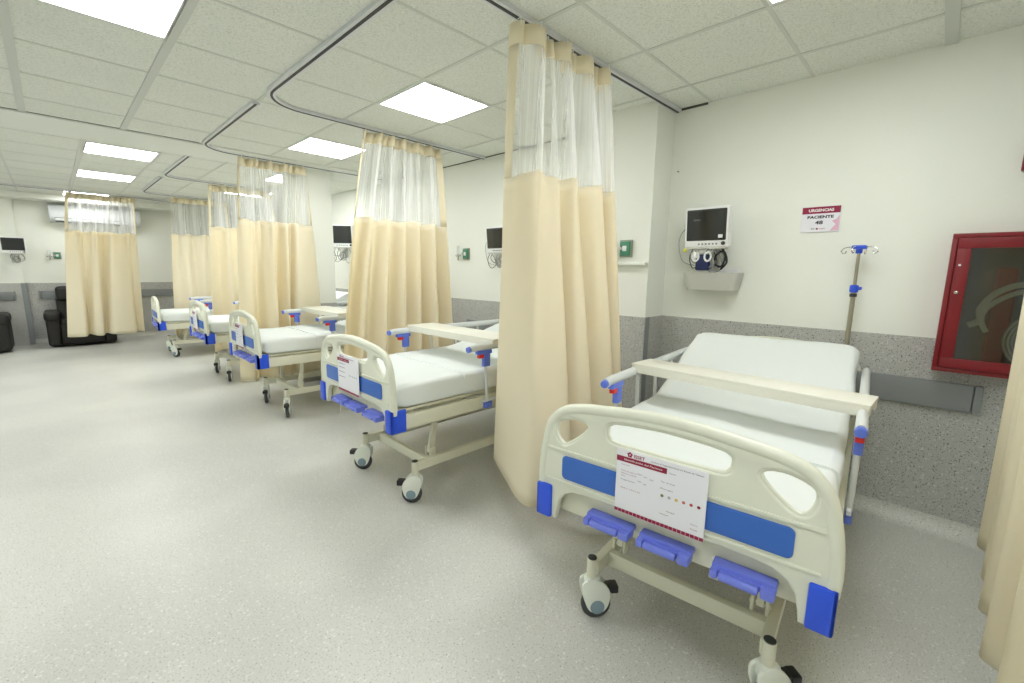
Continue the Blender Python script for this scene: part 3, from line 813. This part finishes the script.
# ================================================================ monitors
def monitor(label, loc, rz, s=1, tilt=-6, arm=.18, cables=True, face='-x', seed=1, drip=True):
    """screen faces local -x; wall is at local x = arm"""
    t = thing('patient_monitor', label, 'patient monitor', loc, rz, 'wall mounted patient monitors')
    R = Matrix.Rotation(math.radians(tilt), 4, 'Y')
    W, Hh = .150 * s, .138 * s
    b = bx(bm_new(), -.02, .045, -W, W, -Hh, Hh, .012, 3, R); obj('housing', b, whiteM, t)
    b = plate([rrect(-W * .90, W * .90, -Hh * .66, Hh * .88, .008)], .004, .001, R @ Matrix.Translation((-.0205, 0, 0)) @ MX); obj('bezel', b, bezelM, t)
    b = plate([rrect(-W * .82, W * .82, -Hh * .58, Hh * .80, .004)], .003, .001, R @ Matrix.Translation((-.0225, 0, 0)) @ MX); obj('screen', b, screenM, t)
    b = bm_new()
    for k in range(6): cyl(b, R @ Vector((-.018, (.30 - .16 * k) * W, -Hh * .83)), R @ Vector((-.024, (.30 - .16 * k) * W, -Hh * .83)), .0065 * s, 12)
    o = obj('button_row', b, guardM, t)
    obj('control_knob', cyl(bm_new(), R @ Vector((-.016, -W * .80, -Hh * .81)), R @ Vector((-.032, -W * .80, -Hh * .81)), .013 * s, 18, .003), blackM, t)
    b = bx(bm_new(), -.01, .05, -W * .9, W * .9, -Hh - .012, -Hh + .002, .004)
    bx(b, .0, .045, -.05, .05, -Hh - .05, -Hh - .01, .008); bx(b, .03, arm - .002, -.028, .028, -Hh - .055, -Hh - .02, .008)
    bx(b, arm - .014, arm - .001, -.05, .05, -Hh - .16, -Hh + .02, .004); bx(b, .005, .04, -.02, .02, -Hh - .11, -Hh - .04, .008)
    obj('wall_bracket', b, backM, t)
    if cables:
        r = random.Random(seed)
        for k in range(5):
            y0 = r.uniform(-.6, .9) * W; dy = r.uniform(.3, .7) * W; dz = r.uniform(.10, .20) * s
            P = crom([(.0, y0, -Hh + .01), (-.01, y0 + dy * .5, -Hh - dz * .5), (.02, y0 + dy * .2, -Hh - dz), (.04, y0 - dy * .5, -Hh - dz * .8), (.03, y0 - dy * .3, -Hh - dz * .3), (.02, y0, -Hh - .02)], 5, False)
            obj('cable', tube(bm_new(), P, .0032 * s, 6), (cableM, cableB, cableM, cableM, cableB)[k], t)
        if drip:
            P = crom([(.02, W * .95, Hh * .1), (.01, W * 1.25, -Hh * .3), (.02, W * 1.35, -Hh * .9), (.03, W * 1.1, -Hh - .10), (.03, W * .3, -Hh - .13)], 6, False)
            obj('cable', tube(bm_new(), P, .0028 * s, 6), cableM, t)
        b = tube(bm_new(), [(.0, .025 * math.cos(q) * s * 1.6 - .02, -Hh - .10 * s + .040 * s * math.sin(q)) for q in [i * PI / 8 for i in range(16)]], .006 * s, 8, True)
        tube(b, [(.012, .022 * math.cos(q) * s * 1.7 - .025, -Hh - .115 * s + .045 * s * math.sin(q)) for q in [i * PI / 8 for i in range(16)]], .005 * s, 8, True)
        obj('cable_coil', b, cableM if seed % 2 else cableB, t)
    return t
m1 = monitor('patient monitor above the white wall basket by the nearest bed', (3.24, 1.235, 1.77), 0, 1, -5, .16, True, seed=1)
b = bm_new(); cyl(b, (-.03, .055, -.215), (-.03, .055, -.17), .016, 14, .005); tube(b, [(-.03, .055 + .022 * math.cos(a), -.205 + .03 * math.sin(a)) for a in [i * PI / 8 for i in range(16)]], .007, 8, True)
tube(b, [(-.03, -.03 + .022 * math.cos(a), -.205 + .03 * math.sin(a)) for a in [i * PI / 8 for i in range(16)]], .007, 8, True)
obj('cable_hanger', b, whiteM, m1)
obj('pressure_cuff', bx(bm_new(), -.03, .03, -.035, .055, -.30, -.19, .014), navyM, m1)
obj('yellow_tag', bx(bm_new(), -.012, -.006, .13, .155, -.17, -.145, .003), yellowM, m1)
obj('power_cable', tube(bm_new(), crom([(.03, -.10, -.14), (.02, -.13, -.2), (.02, -.11, -.27), (.03, -.06, -.25), (.03, -.07, -.19), (.02, -.12, -.17), (.03, -.14, -.24), (.04, -.10, -.29)], 6, False), .007, 8), cableB, m1)
obj('screen_lettering', text(bm_new(), 'EDAN', .062 - .15, .045, .012, Matrix.Rotation(math.radians(-5), 4, 'Y') @ Matrix.Translation((-.0252, 0, 0)) @ MX, 0, .045), guardM, m1)
obj('screen_sticker', flat(bm_new(), [(.085, -.075), (.115, -.075), (.115, -.052), (.085, -.052)], Matrix.Rotation(math.radians(-5), 4, 'Y') @ Matrix.Translation((-.0255, 0, 0)) @ MX), whiteM, m1)
monitor('patient monitor cut off by the nearest curtain, above the second bed', (3.25, 3.37, 1.765), 0, .96, -5, .15, True, seed=3)
monitor('patient monitor seen between the white column and the second curtain', (3.20, 6.83, 1.95), math.radians(48), 1.25, -5, .19, True, seed=5)
monitor('patient monitor on the far wall, at the left edge of the photo', (-.41, YF - .22, 1.77), -PI / 2 - .0 + PI, 1, -6, .16, True, seed=7, drip=False)

# wall basket under the first monitor
t = thing('wall_basket', 'white wall basket under the nearest monitor', 'basket', (XW, 1.20, 1.33))
def loft_quads(bm, A, B):
    a = [bm.verts.new(p) for p in A]; c = [bm.verts.new(p) for p in B]
    for j in range(len(a)): bm.faces.new((a[j], a[(j + 1) % len(a)], c[(j + 1) % len(a)], c[j]))
    return a, c
b = bm_new()
top = rrect(-.20, .20, -.16, .0, .05); bot = rrect(-.17, .17, -.13, .0, .045)
tp = [(p[1] - .003, p[0], .125) for p in top]; bt = [(p[1] - .003, p[0], .0) for p in bot]
a, c = loft_quads(b, bt, tp); b.faces.new(a[::-1])
ti = [(p[1] * .92 - .008, p[0] * .95, .125) for p in top]; bi = [(p[1] * .92 - .008, p[0] * .93, .012) for p in bot]
a2, c2 = loft_quads(b, ti, bi); b.faces.new(c2)
for j in range(len(c)): b.faces.new((c[j], c[(j + 1) % len(c)], a2[(j + 1) % len(c)], a2[j]))
obj('bin', b, backM, t); obj('mounting_strip', bx(bm_new(), -.008, -.001, -.15, .15, .10, .16, .002), whiteM, t)

# patient sign on the wall
t = thing('wall_sign', 'small maroon and white sign lettered PACIENTE 48', 'sign', (XW - .006, .60, 1.795), 0)
b = plate([rrect(-.102, .102, -.078, .078, .003)], .006, .001, MX); obj('board', b, paperM, t)
b = bm_new(); flat(b, [(-.100, .035), (.100, .035), (.100, .076), (-.100, .076)], MX, .0034)
text(b, 'ISSET', .0, -.062, .008, MX, .0038, .030)
for k in range(5):
    a = 2 * PI * k / 5; flat(b, [(-.012 + .004 * math.cos(a) + .003 * math.cos(j), -.058 + .004 * math.sin(a) + .003 * math.sin(j)) for j in [i * PI / 4 for i in range(8)]], MX, .0036)
obj('maroon_band', b, maroonM, t, angle=1)
b = text(bm_new(), 'URGENCIAS', -.066, .047, .017, MX, .0042, .132, bold=.0008); obj('white_lettering', b, textW, t, angle=1)
b = text(bm_new(), 'PACIENTE', -.070, .006, .017, MX, .0038, .138, bold=.001)
text(b, '48', -.025, -.030, .022, MX, .0038, .042, bold=.001); text(b, 'SF', -.045, -.062, .010, MX, .0038, .02)
obj('dark_lettering', b, textM, t, angle=1)
b = bm_new(); flat(b, [(.099, .022), (.099, -.070), (.055, -.072), (.083, -.035), (.062, -.012), (.085, -.002)], MX, .0036); obj('pink_pattern', b, pinkM, t, angle=1)
# tiny nail high on the wall
tag(obj('wall_nail', cyl(bm_new(), (XW - .012, 1.545, 2.21), (XW, 1.545, 2.21), .006, 8), guardM), 'tiny nail in the wall near the pier corner', 'nail')

# gas outlets
def outlet(label, loc, rz, flow=True, s=1):
    t = thing('gas_outlet', label, 'gas outlet', loc, rz, 'green medical gas outlets')
    obj('back_plate', bx(bm_new(), -.012, -.001, -.055 * s, .055 * s, -.066 * s, .066 * s, .004), plateM, t)
    obj('outlet_block', bx(bm_new(), -.035, -.011, -.040 * s, .040 * s, -.055 * s, .055 * s, .008), greenM, t)
    obj('outlet_label', bx(bm_new(), -.038, -.034, -.018, .018, -.02, .02, .002), whiteM, t)
    if flow:
        b = cyl(bm_new(), (-.05, .055, -.02), (-.05, .125, -.02), .010, 12, .003); cyl(b, (-.05, .03, 0), (-.03, .03, 0), .014, 12)
        cyl(b, (-.05, .10, -.075), (-.05, .10, .0), .012, 14, .004); bx(b, -.062, -.038, .115, .140, -.03, -.01, .005)
        obj('valve', b, chromeM, t)
        b = bm_new()
        for yy in (.085, .115): cyl(b, (-.05, yy, .0), (-.05, yy, .095), .0065, 12, .002)
        obj('flow_tube', b, railM, t)
    return t
outlet('green gas outlet above the white ledge on the wall pier', (PX, 1.79, 1.63), 0)
outlet('green gas outlet on the wall between the second curtain and a monitor', (XW, 4.03, 1.635), 0)
outlet('green gas outlet on the far wall left of the hanging curtain', (.11, YF, 1.61), PI / 2, True, .95)
# ledge on the pier
tag(obj('wall_ledge', bx(bm_new(), PX - .05, PX, PY0 + .004, PY1 - .05, 1.505, 1.525, .004), wallM), 'narrow white ledge on the pier under the gas outlet', 'ledge')

# grey wall guards
def guard(label, loc, rz, ln):
    t = thing('wall_guard', label, 'wall guard', loc, rz, 'grey impact guards along the walls')
    b = bx(bm_new(), -.030, -.001, -ln / 2 + .035, ln / 2 - .035, -.075, .075, .008); obj('guard_strip', b, guardM, t)
    for s in (-1, 1):
        obj('end_piece', bx(bm_new(), -.034, -.001, min(s * ln / 2, s * (ln / 2 - .033)), max(s * ln / 2, s * (ln / 2 - .033)), -.078, .078, .012), guardM, t)
guard('grey guard strip behind the nearest bed and under the red cabinet', (XW - e, .55, .80), 0, 1.55)
guard('grey guard strip behind the second bed', (XW - e, 3.2, .80), 0, 1.6)
guard('short grey guard strip at the left edge of the far wall', (-1.25, YF - .06 - e, .89), PI / 2, 1.55)
guard('grey guard strip behind the recliner on the far wall', (1.25, YF - e, .89), PI / 2, 2.90)

# hose cabinet
t = thing('hose_cabinet', 'red glazed fire hose cabinet at the right edge of the photo', 'fire cabinet', (XW, -.30, .95))
W2, H2, D = .29, .72, .13
b = bm_new()
bx(b, -.012, -.002, -W2, W2, 0, H2); bx(b, -D, -.012, -W2, -W2 + .012, 0, H2); bx(b, -D, -.012, W2 - .012, W2, 0, H2)
bx(b, -D, -.012, -W2 + .012, W2 - .012, 0, .012); bx(b, -D, -.012, -W2 + .012, W2 - .012, H2 - .012, H2)
obj('cabinet_body', b, cabM, t)
obj('inner_lining', bx(bm_new(), -.018, -.0125, -W2 + .013, W2 - .013, .013, H2 - .013), cabinM, t)
def ring_frame(bm, x0, x1, y0, y1, z0, z1, w, bev=.003):
    bx(bm, x0, x1, y0, y1, z0, z0 + w, bev); bx(bm, x0, x1, y0, y1, z1 - w, z1, bev)
    bx(bm, x0, x1, y0, y0 + w, z0 + w, z1 - w, bev); bx(bm, x0, x1, y1 - w, y1, z0 + w, z1 - w, bev)
b = bm_new(); ring_frame(b, -D - .006, -D + .004, -W2, W2, 0, H2, .022); ring_frame(b, -D - .016, -D - .006, -W2 + .024, W2 - .024, .024, H2 - .024, .052)
dr = obj('door', b, cabM, t)
obj('glass_pane', bx(bm_new(), -D - .010, -D - .007, -W2 + .07, W2 - .07, .07, H2 - .07), glassM, dr)
b = cyl(bm_new(), (-D - .024, W2 - .045, .42), (-D - .014, W2 - .045, .42), .009, 14, .002); obj('door_lock', b, chromeM, dr)
obj('door_catch', bx(bm_new(), -D - .019, -D - .014, W2 - .046, W2 - .036, .555, .565), whiteM, dr)
# things inside: folded hose and its rack
t2 = thing('fire_hose', 'cream canvas hose coiled behind the cabinet glass', 'hose', (XW - .080, -.40, 1.20))
b = bm_new()
for k in range(9):
    r = .030 + .0145 * k
    tube(b, [(0, r * math.cos(a), r * math.sin(a) - .06) for a in [i * PI / 16 for i in range(32)]], .0066, 6, True, ry=.025)
obj('coil', b, hoseM, t2)
P = crom([(-.01, .02, .11), (-.02, .04, .19), (-.01, .12, .215), (0, .20, .17), (.0, .245, .09), (.0, .24, .03), (0, .28, .0)], 8, False)
obj('loose_loop', tube(bm_new(), P, .006, 8, ry=.018), hoseM, t2)
P = crom([(-.0, .21, -.03), (-.0, .235, .03), (-.02, .22, .10), (-.02, .13, .175), (-.01, .0, .20), (0, -.1, .19)], 8, False)
obj('strap_end', tube(bm_new(), P, .005, 8, ry=.012), hoseM, t2)
tag(obj('hose_rack', bx(bm_new(), XW - .046, XW - .02, -.27, -.19, .99, 1.50, .02, 3), rackM), 'upright dark red rack inside the glazed cabinet', 'hose rack')
t = thing('alarm_box', 'red alarm box just cut by the right edge above the cabinet', 'alarm', (XW, -.26, 2.03))
obj('housing', bx(bm_new(), -.045, -.001, -.05, .05, -.06, .06, .006), cabM, t); obj('front_button', cyl(bm_new(), (-.055, 0, 0), (-.045, 0, 0), .02, 16, .003), whiteM, t)

# air conditioner
t = thing('air_conditioner', 'white wall air conditioner behind the hanging curtain', 'air conditioner', (.71, YF, 2.20))
prof = crom([(0, .0), (0, .30), (-.14, .30), (-.20, .27), (-.215, .12), (-.19, .03), (-.12, 0)], 4)
prof = [(0, 0), (0, .31), (-.15, .31), (-.185, .30), (-.205, .27), (-.215, .10), (-.205, .06), (-.165, .015), (-.13, 0)]
b = plate([[(p[0], p[1]) for p in prof]], 1.27, .012, Matrix(((0, 0, 1, 0), (1, 0, 0, 0), (0, 1, 0, 0), (0, 0, 0, 1))))
obj('housing', b, acM, t)
obj('louver', bx(bm_new(), -.56, .56, -.205, -.13, .010, .022, .004, M=Matrix.Rotation(.0, 4, 'X')), slotM, t)
obj('louver_flap', bx(bm_new(), -.56, .56, -.222, -.212, .035, .075, .003), acM, t)
obj('air_slot', bx(bm_new(), -.57, .57, -.2165, -.208, .078, .086, .001), slotM, t)

# recliners
def recliner(label, x, y, rz=0):
    t = thing('recliner', label, 'recliner', (x, y, 0), rz, 'dark recliners at the far wall')   # faces -y
    L = leatherM
    obj('base', bx(bm_new(), -.34, .34, -.33, .28, .03, .30, .05, 3), L, t)
    obj('footrest', bx(bm_new(), -.27, .27, -.40, -.31, .06, .40, .04, 3), L, t)
    b = bx(bm_new(), -.27, .27, -.40, .15, .32, .50, .07, 4); obj('seat_cushion', b, L, t)
    Rb = Matrix.Translation((0, .18, .45)) @ Matrix.Rotation(math.radians(-10), 4, 'X')
    obj('backrest', bx(bm_new(), -.29, .29, -.10, .12, -.10, .42, .08, 4, Rb), L, t)
    obj('head_cushion', bx(bm_new(), -.28, .28, -.15, .10, .32, .60, .08, 4, Rb), L, t)
    for s in (-1, 1):
        b = bx(bm_new(), s * .36 - .09, s * .36 + .09, -.36, .30, .03, .52, .06, 4); bx(b, s * .36 - .105, s * .36 + .105, -.40, .28, .46, .64, .08, 4)
        obj('armrest', b, L, t)
recliner('dark leather recliner behind the curtain before the far wall', .29, 11.38)
recliner('dark leather recliner cut by the left edge of the photo', -1.02, 11.20)

# ================================================================ camera
cam = bpy.data.cameras.new('camera'); co = bpy.data.objects.new('camera', cam); COL.objects.link(co)
f_px, yaw, pitch, roll = 441., math.radians(43.97), math.radians(9.13), math.radians(.8)
fw = Vector((math.cos(yaw) * math.cos(pitch), math.sin(yaw) * math.cos(pitch), -math.sin(pitch)))
r = fw.cross(Vector((0, 0, 1))).normalized(); u = r.cross(fw)
r2 = math.cos(roll) * r + math.sin(roll) * u; u2 = -math.sin(roll) * r + math.cos(roll) * u
co.matrix_world = Matrix(((r2.x, u2.x, -fw.x, 0), (r2.y, u2.y, -fw.y, 0), (r2.z, u2.z, -fw.z, 1.45), (0, 0, 0, 1)))
cam.sensor_width = 36; cam.lens = f_px / 1024 * 36; cam.clip_start = .05; cam.clip_end = 60
SC.camera = co

w = bpy.data.worlds.new('world'); SC.world = w; w.use_nodes = True
w.node_tree.nodes['Background'].inputs[0].default_value = (.8, .85, .9, 1); w.node_tree.nodes['Background'].inputs[1].default_value = .2
SC.view_settings.view_transform = 'Standard'; SC.view_settings.look = 'None'; SC.view_settings.gamma = 1
SC.view_settings.exposure = .08
SC.cycles.max_bounces = 10; SC.cycles.diffuse_bounces = 6; SC.cycles.transparent_max_bounces = 16
SC.cycles.use_denoising = True
